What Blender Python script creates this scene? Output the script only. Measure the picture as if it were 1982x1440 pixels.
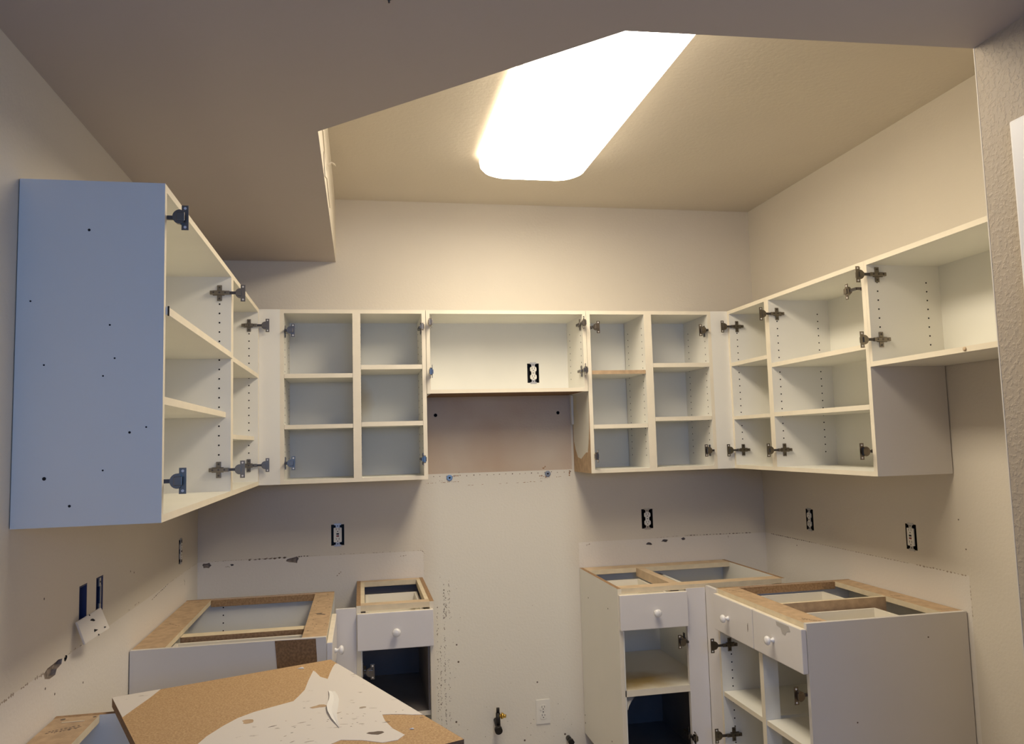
import bpy, bmesh, math, random
from mathutils import Matrix, Vector

# ------------------------------------------------------------------ clear
for o in list(bpy.data.objects):
    bpy.data.objects.remove(o)
S = bpy.context.scene
COL = S.collection
R = random.Random(7)

# ------------------------------------------------------------------ camera
CX, CY, CZ, YAW, PITCH, ROLL, FPX = 0.7324, -3.8382, 1.5059, -0.1918, 0.0888, 0.0277, 1521.8449
cy_, sy_ = math.cos(YAW), math.sin(YAW)
Rz = Matrix(((cy_, -sy_, 0), (sy_, cy_, 0), (0, 0, 1)))
cp_, sp_ = math.cos(PITCH), math.sin(PITCH)
Rx = Matrix(((1, 0, 0), (0, cp_, -sp_), (0, sp_, cp_)))
cr_, sr_ = math.cos(ROLL), math.sin(ROLL)
Ry = Matrix(((cr_, 0, sr_), (0, 1, 0), (-sr_, 0, cr_)))
RR = Rz @ Rx @ Ry
cam_d = bpy.data.cameras.new('camera')
cam = bpy.data.objects.new('camera', cam_d)
COL.objects.link(cam)
cx_, cyv, cz_ = RR.col[0], RR.col[2], -RR.col[1]
M = Matrix((cx_, cyv, cz_)).transposed().to_4x4()
M.translation = (CX, CY, CZ)
cam.matrix_world = M
cam_d.sensor_width = 36.0
cam_d.sensor_fit = 'HORIZONTAL'
cam_d.lens = FPX / 1982 * 36
cam_d.clip_start = 0.02
S.camera = cam

# ------------------------------------------------------------------ world, lights, exposure
S.view_settings.view_transform = 'Standard'
S.view_settings.look = 'None'
S.view_settings.gamma = 1.0
S.view_settings.use_curve_mapping = False
S.view_settings.exposure = 0.12
LAMP_E = 14.0
LAMP_SIDE = 1.6
HALL_W = 1.5
LAMP_C = (1.0, 0.88, 0.695, 1)
w = bpy.data.worlds.new('sky')
S.world = w
w.use_nodes = True
bg = w.node_tree.nodes['Background']
bg.inputs[0].default_value = (0.45, 0.62, 1.0, 1)
bg.inputs[1].default_value = 0.3

def area(name, loc, rot, sx, sy, power, color):
    d = bpy.data.lights.new(name, 'AREA')
    d.shape = 'RECTANGLE'; d.size = sx; d.size_y = sy; d.energy = power; d.color = color
    o = bpy.data.objects.new(name, d)
    o.location = loc; o.rotation_euler = rot
    COL.objects.link(o)
    return o
# daylight through the high window in the rear wall (behind the camera)
area('daylight', (1.05, -5.33, 1.83), (math.radians(90), 0, 0), 1.68, 0.72, 22.0, (0.14, 0.40, 1.0))
# light from the lit hallway through the doorway in the right wall, beside the camera
area('hallway_light', (2.90, -2.92, 1.05), (0, math.radians(90), 0), 1.9, 0.85, HALL_W, (1.0, 0.90, 0.88))

# ------------------------------------------------------------------ materials
MATS = {}
def nm(name):
    m = bpy.data.materials.new(name)
    m.use_nodes = True
    nt = m.node_tree
    return m, nt, nt.nodes['Principled BSDF']

def add(nt, t, **kw):
    n = nt.nodes.new(t)
    for k, v in kw.items():
        setattr(n, k, v)
    return n

def mat(name, col, rough=0.5, metal=0.0, var=0.0, vscale=6.0, bump=0.0, bscale=200.0, col2=None, bdist=0.001, spec=0.5, detail=3.0):
    m, nt, b = nm(name)
    b.inputs['Roughness'].default_value = rough
    b.inputs['Metallic'].default_value = metal
    b.inputs['Specular IOR Level'].default_value = spec
    L = nt.links
    tc = add(nt, 'ShaderNodeTexCoord')
    if var > 0 or col2:
        n = add(nt, 'ShaderNodeTexNoise'); n.inputs['Scale'].default_value = vscale; n.inputs['Detail'].default_value = detail
        L.new(tc.outputs['Object'], n.inputs['Vector'])
        r = add(nt, 'ShaderNodeValToRGB')
        c2 = col2 or tuple(c * (1 - var) for c in col)
        r.color_ramp.elements[0].position = 0.35; r.color_ramp.elements[1].position = 0.65
        r.color_ramp.elements[0].color = (*c2, 1); r.color_ramp.elements[1].color = (*col, 1)
        L.new(n.outputs['Fac'], r.inputs['Fac']); L.new(r.outputs['Color'], b.inputs['Base Color'])
    else:
        b.inputs['Base Color'].default_value = (*col, 1)
    if bump > 0:
        n2 = add(nt, 'ShaderNodeTexNoise'); n2.inputs['Scale'].default_value = bscale; n2.inputs['Detail'].default_value = 2
        bp = add(nt, 'ShaderNodeBump'); bp.inputs['Strength'].default_value = bump; bp.inputs['Distance'].default_value = bdist
        L.new(tc.outputs['Object'], n2.inputs['Vector']); L.new(n2.outputs['Fac'], bp.inputs['Height']); L.new(bp.outputs['Normal'], b.inputs['Normal'])
    MATS[name] = m
    return m

laminate = mat('white_laminate', (0.86, 0.835, 0.76), 0.42, var=0.03, vscale=3)
interior = mat('interior_laminate', (0.86, 0.84, 0.75), 0.5, var=0.04, vscale=4)
edge_band = mat('edge_banding', (0.86, 0.78, 0.62), 0.45, var=0.05, vscale=12)
grey_side = mat('side_laminate', (0.72, 0.68, 0.63), 0.38, var=0.03, vscale=2.5)
drawer_white = mat('painted_front', (0.80, 0.76, 0.73), 0.4, var=0.03, vscale=5)
front_edge = mat('worn_front_edge', (0.88, 0.80, 0.66), 0.5, var=0.08, vscale=20)
mdf = mat('fibreboard', (0.56, 0.39, 0.235), 0.8, var=0.22, vscale=35, bump=0.4, bscale=300, detail=6)
pboard = mat('particleboard_edge', (0.27, 0.155, 0.075), 0.85, col2=(0.17, 0.095, 0.045), vscale=140, bump=0.6, bscale=250)
mdf_edge = mat('fibreboard_edge', (0.40, 0.25, 0.13), 0.85, col2=(0.27, 0.16, 0.08), vscale=120)
pine = mat('pine_rail', (0.66, 0.50, 0.33), 0.7, var=0.15, vscale=18)
pine_lt = mat('pale_wood', (0.78, 0.66, 0.46), 0.7, var=0.1, vscale=25)
nickel = mat('nickel', (0.24, 0.21, 0.175), 0.30, metal=1.0)
darkmetal = mat('dark_metal', (0.10, 0.09, 0.085), 0.4, metal=0.8)
hole_dark = mat('hole_dark', (0.012, 0.01, 0.01), 0.9)
gypsum = mat('torn_gypsum', (0.42, 0.34, 0.27), 0.95, col2=(0.20, 0.16, 0.13), vscale=60, bump=0.8, bscale=150)
scuff = mat('scuff', (0.16, 0.12, 0.09), 0.9)
rust = mat('grease_brown', (0.34, 0.17, 0.07), 0.8)
faint = mat('faint_scrape', (0.42, 0.34, 0.26), 0.9)
plastic_w = mat('ivory_plastic', (0.85, 0.82, 0.74), 0.3)
plate_m = mat('cover_plate_plastic', (0.74, 0.68, 0.58), 0.35)
bluebox = mat('blue_box_plastic', (0.035, 0.045, 0.12), 0.6)
blackp = mat('black_iron', (0.015, 0.013, 0.012), 0.45, metal=0.3)
brass = mat('brass', (0.75, 0.50, 0.12), 0.3, metal=1.0)
blue_pl = mat('blue_anchor_plastic', (0.20, 0.36, 0.68), 0.4)
greyblue_pl = mat('grey_anchor_plastic', (0.25, 0.29, 0.38), 0.4)
red_pl = mat('red_button', (0.22, 0.03, 0.02), 0.4)
knob_m = mat('white_knob', (0.88, 0.86, 0.84), 0.22)
steel = mat('galvanised_strap', (0.55, 0.53, 0.50), 0.4, metal=0.9)
white_cover = mat('white_cover', (0.86, 0.85, 0.84), 0.35)
paper = mat('paper', (0.90, 0.87, 0.81), 0.6)
drawer_box_m = mat('drawer_box_laminate', (0.84, 0.79, 0.68), 0.45)
floor_m = mat('floor_vinyl', (0.50, 0.445, 0.38), 0.5, var=0.12, vscale=4)
beadm = mat('corner_bead', (0.76, 0.69, 0.58), 0.6)

shade_int = mat('shaded_interior', (0.19, 0.17, 0.165), 0.45, var=0.15, vscale=8)  # shade inside the lower openings, put into the panel colour
def stained(name, base, stain, pos, rad, rough=0.5):
    """laminate with a local yellow stain (object coordinates)"""
    m, nt, b = nm(name); L = nt.links
    b.inputs['Roughness'].default_value = rough
    tc = add(nt, 'ShaderNodeTexCoord')
    mp = add(nt, 'ShaderNodeMapping'); mp.inputs['Location'].default_value = [-p / r for p, r in zip(pos, rad)]
    mp.inputs['Scale'].default_value = [1 / r for r in rad]
    L.new(tc.outputs['Object'], mp.inputs['Vector'])
    ln = add(nt, 'ShaderNodeVectorMath', operation='LENGTH'); L.new(mp.outputs['Vector'], ln.inputs[0])
    n = add(nt, 'ShaderNodeTexNoise'); n.inputs['Scale'].default_value = 9; n.inputs['Detail'].default_value = 4
    L.new(tc.outputs['Object'], n.inputs['Vector'])
    a = add(nt, 'ShaderNodeMath', operation='MULTIPLY_ADD'); a.inputs[1].default_value = 1.3; a.inputs[2].default_value = -0.65
    L.new(n.outputs['Fac'], a.inputs[0])
    s = add(nt, 'ShaderNodeMath', operation='ADD'); L.new(ln.outputs['Value'], s.inputs[0]); L.new(a.outputs[0], s.inputs[1])
    mr = add(nt, 'ShaderNodeMapRange'); mr.inputs['From Min'].default_value = 0.2; mr.inputs['From Max'].default_value = 1.1
    mr.inputs['To Min'].default_value = 1; mr.inputs['To Max'].default_value = 0
    L.new(s.outputs[0], mr.inputs['Value'])
    mx = add(nt, 'ShaderNodeMix', data_type='RGBA'); mx.inputs['A'].default_value = (*base, 1); mx.inputs['B'].default_value = (*stain, 1)
    L.new(mr.outputs['Result'], mx.inputs['Factor']); L.new(mx.outputs['Result'], b.inputs['Base Color'])
    return m
stained_back = stained('stained_back', (0.76, 0.755, 0.68), (0.66, 0.58, 0.40), (0.42, 0.28, 0.36), (0.07, 0.1, 0.12))
stained_side = stained('stained_side', (0.78, 0.76, 0.67), (0.78, 0.70, 0.44), (0.02, 0.29, 0.30), (0.10, 0.10, 0.12))
stained_shelf = stained('stained_shelf', (0.74, 0.70, 0.60), (0.48, 0.34, 0.13), (0.10, 0.12, 0.45), (0.22, 0.14, 0.3))

def wall_mat(name, paint, below=None, zline=1.0, amin=None, amax=None, axis='x', bump=0.35, bscale=90, bdist=0.002, hood=False, strong=False):
    m, nt, b = nm(name); L = nt.links
    b.inputs['Roughness'].default_value = 0.55
    b.inputs['Specular IOR Level'].default_value = 0.35
    geo = add(nt, 'ShaderNodeNewGeometry')
    n = add(nt, 'ShaderNodeTexNoise'); n.inputs['Scale'].default_value = 2.2; n.inputs['Detail'].default_value = 3
    L.new(geo.outputs['Position'], n.inputs['Vector'])
    mx = add(nt, 'ShaderNodeMix', data_type='RGBA')
    mx.inputs['A'].default_value = (*[c * 0.95 for c in paint], 1); mx.inputs['B'].default_value = (*[min(1, c * 1.04) for c in paint], 1)
    L.new(n.outputs['Fac'], mx.inputs['Factor'])
    out = mx.outputs['Result']
    sp = add(nt, 'ShaderNodeSeparateXYZ'); L.new(geo.outputs['Position'], sp.inputs[0])
    def step(sock, edge, gt=True):
        q = add(nt, 'ShaderNodeMath', operation='GREATER_THAN' if gt else 'LESS_THAN'); L.new(sock, q.inputs[0]); q.inputs[1].default_value = edge
        return q.outputs[0]
    def mul(a, c):
        q = add(nt, 'ShaderNodeMath', operation='MULTIPLY'); L.new(a, q.inputs[0]); L.new(c, q.inputs[1]); return q.outputs[0]
    if below:
        f = step(sp.outputs['Z'], zline, False)
        ax = sp.outputs['X' if axis == 'x' else 'Y']
        if amin is not None and amax is not None:   # primer everywhere but between amin and amax
            q = add(nt, 'ShaderNodeMath', operation='MAXIMUM'); L.new(step(ax, amin, False), q.inputs[0]); L.new(step(ax, amax, True), q.inputs[1])
            f = mul(f, q.outputs[0])
        elif amin is not None:
            f = mul(f, step(ax, amin, True))
        m2 = add(nt, 'ShaderNodeMix', data_type='RGBA'); L.new(f, m2.inputs['Factor']); L.new(out, m2.inputs['A']); m2.inputs['B'].default_value = (*below, 1)
        out = m2.outputs['Result']
    if hood:   # shade under the bridge cabinet painted in, with a slight tan
        f = mul(mul(step(sp.outputs['X'], 1.03), step(sp.outputs['X'], 1.77, False)), mul(step(sp.outputs['Z'], 1.362), step(sp.outputs['Z'], 1.75, False)))
        n3 = add(nt, 'ShaderNodeTexNoise'); n3.inputs['Scale'].default_value = 4; L.new(geo.outputs['Position'], n3.inputs['Vector'])
        f = mul(f, n3.outputs['Fac'])
        m3 = add(nt, 'ShaderNodeMix', data_type='RGBA'); L.new(f, m3.inputs['Factor']); L.new(out, m3.inputs['A']); m3.inputs['B'].default_value = (0.52, 0.36, 0.24, 1)
        out = m3.outputs['Result']
    if hood:   # paler tone below the old hood line, soft at both sides
        def soft(sock, a, b_):
            q = add(nt, 'ShaderNodeMapRange', interpolation_type='SMOOTHSTEP'); q.inputs['From Min'].default_value = a; q.inputs['From Max'].default_value = b_
            L.new(sock, q.inputs['Value']); return q.outputs['Result']
        f = mul(mul(soft(sp.outputs['X'], 0.98, 1.12), soft(sp.outputs['X'], 1.83, 1.69)), step(sp.outputs['Z'], 1.362, False))
        m3 = add(nt, 'ShaderNodeMix', data_type='RGBA'); L.new(f, m3.inputs['Factor']); L.new(out, m3.inputs['A']); m3.inputs['B'].default_value = (0.83, 0.785, 0.68, 1)
        out = m3.outputs['Result']
    L.new(out, b.inputs['Base Color'])
    n2 = add(nt, 'ShaderNodeTexNoise'); n2.inputs['Scale'].default_value = bscale; n2.inputs['Detail'].default_value = 3
    L.new(geo.outputs['Position'], n2.inputs['Vector'])
    h = n2.outputs['Fac']
    if strong:
        r = add(nt, 'ShaderNodeValToRGB'); r.color_ramp.elements[0].position = 0.48; r.color_ramp.elements[1].position = 0.62
        L.new(h, r.inputs['Fac']); h = r.outputs['Color']
    bp = add(nt, 'ShaderNodeBump'); bp.inputs['Strength'].default_value = bump; bp.inputs['Distance'].default_value = bdist
    L.new(h, bp.inputs['Height']); L.new(bp.outputs['Normal'], b.inputs['Normal'])
    return m
PAINT = (0.73, 0.665, 0.56)
PRIMER = (0.785, 0.73, 0.655)
wm_back = wall_mat('wall_paint_back', PAINT, PRIMER, 1.0, 1.022, 1.791, 'x', hood=True)
wm_side = wall_mat('wall_paint_left', PAINT, PRIMER, 1.0)
wm_right = wall_mat('wall_paint_right', PAINT, PRIMER, 1.0, -1.405, None, 'y')
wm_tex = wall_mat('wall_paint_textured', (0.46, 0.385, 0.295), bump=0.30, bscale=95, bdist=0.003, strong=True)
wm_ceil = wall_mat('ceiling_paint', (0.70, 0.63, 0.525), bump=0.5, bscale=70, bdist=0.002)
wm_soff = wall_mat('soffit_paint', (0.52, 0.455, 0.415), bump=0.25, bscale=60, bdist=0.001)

# ------------------------------------------------------------------ mesh helpers
def box(bm, x0, x1, y0, y1, z0, z1, mi=0, front=None, top=None, bottom=None, right=None, left=None, bev=0.0):
    vs = [bm.verts.new((x, y, z)) for z in (z0, z1) for y in (y0, y1) for x in (x0, x1)]
    fs = {'bottom': (0, 2, 3, 1), 'top': (4, 5, 7, 6), 'front': (0, 1, 5, 4), 'back': (2, 6, 7, 3), 'left': (0, 4, 6, 2), 'right': (1, 3, 7, 5)}
    over = dict(front=front, top=top, bottom=bottom, right=right, left=left)
    for k, idx in fs.items():
        f = bm.faces.new([vs[i] for i in idx])
        f.material_index = over.get(k) if over.get(k) is not None else mi
    if bev:
        es = list({e for v in vs for e in v.link_edges})
        bmesh.ops.bevel(bm, geom=es, offset=bev, segments=2, affect='EDGES', profile=0.6)

def prism(bm, pts, axis, a0, a1, mi=0):
    """extrude a 2-D outline along an axis: pts are the other two coords in xyz order"""
    def P(p, a):
        q = list(p); q.insert('xyz'.index(axis), a); return q
    A = [bm.verts.new(P(p, a0)) for p in pts]; B = [bm.verts.new(P(p, a1)) for p in pts]
    n = len(pts)
    fs = [bm.faces.new(A), bm.faces.new(list(reversed(B)))]
    for i in range(n):
        fs.append(bm.faces.new((A[i], B[i], B[(i + 1) % n], A[(i + 1) % n])))
    for f in fs: f.material_index = mi
    bmesh.ops.recalc_face_normals(bm, faces=fs)
    return fs

def lathe(bm, prof, axis='z', seg=20, c=(0, 0, 0), mi=0, caps=True, smooth=True):
    """prof: (radius, height) pairs along the axis"""
    rings = []
    for r, h in prof:
        ring = []
        for i in range(seg):
            a = 2 * math.pi * i / seg
            u, v = r * math.cos(a), r * math.sin(a)
            p = {'z': (u, v, h), 'x': (h, u, v), 'y': (u, h, v)}[axis]
            ring.append(bm.verts.new((p[0] + c[0], p[1] + c[1], p[2] + c[2])))
        rings.append(ring)
    fs = []
    for a, b in zip(rings, rings[1:]):
        for i in range(seg):
            f = bm.faces.new((a[i], a[(i + 1) % seg], b[(i + 1) % seg], b[i])); f.smooth = smooth; fs.append(f)
    if caps:
        fs.append(bm.faces.new(rings[0])); fs.append(bm.faces.new(rings[-1]))
    for f in fs: f.material_index = mi
    bmesh.ops.recalc_face_normals(bm, faces=fs)

def disc(bm, c, r, axis, seg=8, mi=0, th=0.0004):
    lathe(bm, [(r, -th), (r, th)], axis, seg, c, mi, smooth=False)

def obj(name, bm, mats, parent=None, kind=None, label=None):
    me = bpy.data.meshes.new(name)
    bm.to_mesh(me); bm.free()
    for m in (mats if isinstance(mats, (list, tuple)) else [mats]):
        me.materials.append(m)
    o = bpy.data.objects.new(name, me)
    COL.objects.link(o)
    if parent: o.parent = parent
    if kind: o['kind'] = kind
    if label: o['label'] = label
    return o

def tag(o, label, cat, group=None):
    o['label'] = label; o['category'] = cat
    if group: o['group'] = group
    return o

def thing(name, label, cat, loc=(0, 0, 0), rot=0, group=None):
    o = bpy.data.objects.new(name, None)
    o.empty_display_size = 0.05
    COL.objects.link(o)
    o.location = loc; o.rotation_euler = (0, 0, rot)
    return tag(o, label, cat, group)

def bx(name, parent, mats, *a, **k):
    lab = k.pop('label', None); kind = k.pop('kind', None)
    bm = bmesh.new(); box(bm, *a, **k)
    return obj(name, bm, mats, parent, kind, lab)

def cut(o, cutter_bm, mats):
    """carve recesses out of an object, the cutter's own materials line them"""
    me = bpy.data.meshes.new('cutter'); cutter_bm.to_mesh(me); cutter_bm.free()
    for m in mats: me.materials.append(m)
    c = bpy.data.objects.new('cutter', me); COL.objects.link(c)
    bpy.context.view_layer.update(); c.matrix_world = o.matrix_world
    md = o.modifiers.new('b', 'BOOLEAN'); md.operation = 'DIFFERENCE'; md.solver = 'EXACT'; md.object = c
    md.material_mode = 'TRANSFER'
    bpy.context.view_layer.update()
    dg = bpy.context.evaluated_depsgraph_get()
    new = bpy.data.meshes.new_from_object(o.evaluated_get(dg))
    o.modifiers.clear(); old = o.data; o.data = new; new.name = old.name
    bpy.data.objects.remove(c)

def blob(cx, cz, w, h, n=11, rng=R, skew=0.35):
    pts = []
    for i in range(n):
        a = 2 * math.pi * i / n
        k = 1 + rng.uniform(-skew, skew)
        pts.append((cx + w / 2 * k * math.cos(a), cz + h / 2 * k * math.sin(a)))
    return pts

# ------------------------------------------------------------------ room shell
XR, XW, YS, ZC, ZS = 2.7996, 2.1573, -2.3042, 2.7086, 2.3977
YREAR = -5.2
def struct(name, bm, mats, label=None):
    o = obj(name, bm, mats); o['kind'] = 'structure'
    if label: o['label'] = label
    return o

# outlet openings: (x or y, z)
BACK_OUT = [(0.622, 1.094), (2.155, 1.100)]
HOOD_OUT = (1.583, 1.846)
RIGHT_OUT = [(-0.426, 1.105), (-1.1225, 1.102)]
LEFT_OUT = [(-0.350, 1.096), (-1.377, 1.109), (-1.513, 1.109)]
HW, HH = 0.0300, 0.0485

bm = bmesh.new(); box(bm, -0.15, XR + 0.15, 0, 0.15, 0, ZC + 0.1)
wall_back = struct('wall_back', bm, wm_back)
c = bmesh.new()
for x, z in BACK_OUT + [HOOD_OUT]:
    box(c, x - HW, x + HW, -0.05, 0.055, z - HH, z + HH, 0)
for x, z, r in ((1.092, 1.646, 0.0085), (1.707, 1.646, 0.0085), (1.154, 1.341, 0.005), (1.644, 1.344, 0.005)):
    lathe(c, [(r, -0.04), (r, 0.04)], 'y', 12, (x, 0, z), 0)
for x, z, w_, h_ in ((0.040, 0.984, 0.046, 0.026), (0.422, 0.990, 0.056, 0.026), (0.149, 0.982, 0.014, 0.010), (2.160, 0.975, 0.034, 0.014), (2.245, 0.985, 0.034, 0.013), (2.345, 0.990, 0.022, 0.012)):
    prism(c, blob(x, z, w_, h_), 'y', -0.02, 0.012, 1)
cut(wall_back, c, [hole_dark, gypsum])

bm = bmesh.new(); box(bm, -0.15, 0, YREAR - 0.15, 0, 0, ZC + 0.1)
wall_left = struct('wall_left', bm, wm_side)
c = bmesh.new()
for y, z in LEFT_OUT:
    box(c, -0.055, 0.05, y - HW, y + HW, z - HH, z + HH, 0)
prism(c, [(-1.772, 0.996), (-1.75, 1.003), (-1.71, 1.004), (-1.68, 1.006), (-1.655, 1.002), (-1.66, 0.990), (-1.69, 0.986), (-1.70, 0.975), (-1.735, 0.975), (-1.765, 0.983)], 'x', -0.012, 0.02, 1)
prism(c, blob(-1.632, 0.997, 0.020, 0.014, skew=0.15), 'x', -0.03, 0.02, 0)
cut(wall_left, c, [hole_dark, gypsum])

bm = bmesh.new(); box(bm, XR, XR + 0.15, YS - 0.02, 0, 0, ZC + 0.1)
wall_right = struct('wall_right', bm, wm_right)
c = bmesh.new()
for y, z in RIGHT_OUT:
    box(c, XR - 0.05, XR + 0.055, y - HW, y + HW, z - HH, z + HH, 0)
cut(wall_right, c, [hole_dark])

bm = bmesh.new()
DY0, DY1, DZ = -2.462, -3.36, 2.118
box(bm, XW, XR + 0.15, DY0, YS, 0, ZC + 0.1)
box(bm, XW, XR + 0.15, DY1, DY0, DZ, ZC + 0.1)
box(bm, XW, XR + 0.15, YREAR - 0.15, DY1, 0, ZC + 0.1)
struct('wall_front_right', bm, wm_tex)
# white casing round the doorway in that wall
bm = bmesh.new()
box(bm, XW - 0.018, XW - 0.0005, DY0 - 0.003, -2.403, 0, 2.177, bev=0.005)
box(bm, XW - 0.018, XW - 0.0005, DY1 - 0.060, DY1 + 0.003, 0, 2.177, bev=0.005)
box(bm, XW - 0.018, XW - 0.0005, DY1 + 0.003, DY0 - 0.003, DZ - 0.003, 2.177, bev=0.005)
box(bm, XW, XR + 0.15, DY0 - 0.014, DY0 - 0.0005, 0, DZ - 0.0145); box(bm, XW, XR + 0.15, DY1 + 0.0005, DY1 + 0.014, 0, DZ - 0.0145)
box(bm, XW, XR + 0.15, DY1 + 0.0005, DY0 - 0.0005, DZ - 0.014, DZ - 0.0005)
struct('door_2', bm, white_cover)
bm = bmesh.new(); box(bm, XW - 0.0006, XW + 0.004, YS - 0.002, YS + 0.001, 0, ZS)
struct('trim_1', bm, beadm)

bm = bmesh.new(); box(bm, -0.15, XR + 0.15, YREAR - 0.15, 0.15, -0.1, 0)
struct('floor', bm, floor_m)
bm = bmesh.new(); box(bm, -0.15, XR + 0.15, YREAR - 0.15, 0.15, ZC, ZC + 0.1)
struct('ceiling', bm, wm_ceil)
# dropped ceiling with the kitchen's recess cut out of it
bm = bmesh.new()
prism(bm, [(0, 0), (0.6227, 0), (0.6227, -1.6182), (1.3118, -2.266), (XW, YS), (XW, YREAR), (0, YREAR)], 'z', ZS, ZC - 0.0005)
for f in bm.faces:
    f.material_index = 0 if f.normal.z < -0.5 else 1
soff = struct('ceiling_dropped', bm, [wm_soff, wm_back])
# torn corner tape on the recess edge
bm = bmesh.new()
for pts in ([(-1.60, 2.43), (-1.60, 2.56), (-1.30, 2.55), (-1.10, 2.47), (-1.13, 2.455), (-1.34, 2.51)],
            [(-1.22, 2.405), (-1.30, 2.46), (-0.98, 2.475), (-0.78, 2.43), (-0.9, 2.44), (-1.05, 2.455)]):
    prism(bm, pts, 'x', 0.6232, 0.6262)
prism(bm, [(0.626, 2.52), (0.640, 2.528), (0.652, 2.522), (0.655, 2.512), (0.650, 2.519), (0.640, 2.524), (0.626, 2.512)], 'y', -1.02, -1.01)
obj('torn_corner_tape', bm, [beadm], soff)

# rear wall with a high window behind the camera
bm = bmesh.new()
box(bm, 0, 0.2, YREAR - 0.15, YREAR, 0, ZS)
box(bm, 1.9, XW, YREAR - 0.15, YREAR, 0, ZS)
box(bm, 0.2, 1.9, YREAR - 0.15, YREAR, 2.2, ZS)
box(bm, 0.2, 1.9, YREAR - 0.15, YREAR, 0, 1.45)
struct('wall_rear', bm, wall_mat('wall_paint_rear', (0.36, 0.34, 0.33)))
bm = bmesh.new()
for a in ((0.201, 0.24, 1.451, 2.199), (1.86, 1.899, 1.451, 2.199), (1.03, 1.07, 1.49, 2.16), (0.24, 1.86, 2.16, 2.199), (0.24, 1.86, 1.451, 1.49)):
    box(bm, a[0], a[1], YREAR - 0.09, YREAR - 0.05, a[2], a[3])
struct('window_1', bm, white_cover)

# ---- marks and scrapes on the walls
def streaks(bm, plane, segs, w_, jit, mi, n=10, gap=0.25):
    """broken line made of little slivers lying on a wall plane; segs in (a,z)"""
    ax, val, sgn = plane
    for (a0, z0), (a1, z1) in segs:
        for i in range(n):
            if R.random() < gap: continue
            t0 = i / n; t1 = (i + R.uniform(0.6, 1.05)) / n
            ws = w_ * R.uniform(0.4, 1.3)
            p0 = (a0 + (a1 - a0) * t0, z0 + (z1 - z0) * t0 + R.uniform(-jit, jit)); p1 = (a0 + (a1 - a0) * t1, z0 + (z1 - z0) * t1 + R.uniform(-jit, jit))
            d = Vector((p1[0] - p0[0], p1[1] - p0[1])); nrm = Vector((-d.y, d.x)).normalized() * ws / 2
            mid = ((p0[0] + p1[0]) / 2, (p0[1] + p1[1]) / 2)
            pts = [p0, (mid[0] - nrm.x, mid[1] - nrm.y), p1, (mid[0] + nrm.x, mid[1] + nrm.y)]
            e = 0.0004 * sgn
            prism(bm, pts, ax, val, val + e, mi)

BK, LF, RT = ('y', 0.0, -1), ('x', 0.0, 1), ('x', XR, -1)
bm = bmesh.new()
streaks(bm, BK, [((0.219, 1.000), (0.393, 1.002))], 0.009, 0.0012, 0, 8, 0.0)
streaks(bm, BK, [((0.219, 1.003), (0.393, 1.004))], 0.005, 0.0012, 1, 9, 0.2)
streaks(bm, BK, [((0.44, 1.003), (0.49, 1.004))], 0.005, 0.001, 0, 4, 0.1)
streaks(bm, BK, [((0.06, 1.000), (0.219, 1.002)), ((0.49, 1.004), (0.54, 1.004)), ((0.63, 1.004), (0.84, 1.003)), ((0.86, 1.003), (1.015, 1.002))], 0.0025, 0.0012, 1, 14, 0.35)
streaks(bm, BK, [((1.02, 1.0), (1.024, 0.90)), ((1.791, 1.0), (1.791, 0.93))], 0.0015, 0.0005, 1, 10, 0.5)
streaks(bm, BK, [((2.20, 1.002), (2.40, 1.008))], 0.002, 0.0008, 1, 12, 0.3)
streaks(bm, BK, [((2.36, 1.006), (2.72, 1.003))], 0.0042, 0.0004, 0, 20, 0.0)
streaks(bm, BK, [((1.83, 0.984), (1.85, 0.990)), ((0.12, 0.976), (0.142, 0.974)), ((0.91, 0.980), (0.945, 0.982)), ((1.015, 1.0), (1.03, 0.985)), ((0.615, 0.905), (0.64, 0.925)), ((2.59, 0.994), (2.592, 0.980))], 0.006, 0.002, 1, 3, 0.0)
for x in (1.105, 1.115): streaks(bm, BK, [((x, 1.33), (x + 0.006, 1.325))], 0.003, 0, 0, 1, 0)
# screw-hole row and grease line where the hood hung
for i in range(23):
    x = 1.045 + i * 0.0325 + R.uniform(-0.003, 0.003)
    disc(bm, (x, 0, 1.350 + (i % 2) * 0.001 + R.uniform(-0.002, 0.002)), R.choice((0.0022, 0.003, 0.0026)), 'y', 7, 0 if i % 3 == 1 else 1, 0.0005)
streaks(bm, BK, [((1.04, 1.318), (1.20, 1.322)), ((1.24, 1.302), (1.62, 1.308)), ((1.60, 1.322), (1.72, 1.328))], 0.003, 0.0015, 2, 22, 0.4)
streaks(bm, BK, [((1.165, 1.345), (1.20, 1.352)), ((1.60, 1.335), (1.64, 1.33)), ((1.62, 1.372), (1.635, 1.380)), ((1.755, 1.33), (1.757, 1.36))], 0.009, 0.003, 2, 4, 0.1)
streaks(bm, BK, [((1.20, 1.362), (1.202, 1.368))], 0.005, 0, 0, 1, 0)
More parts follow.
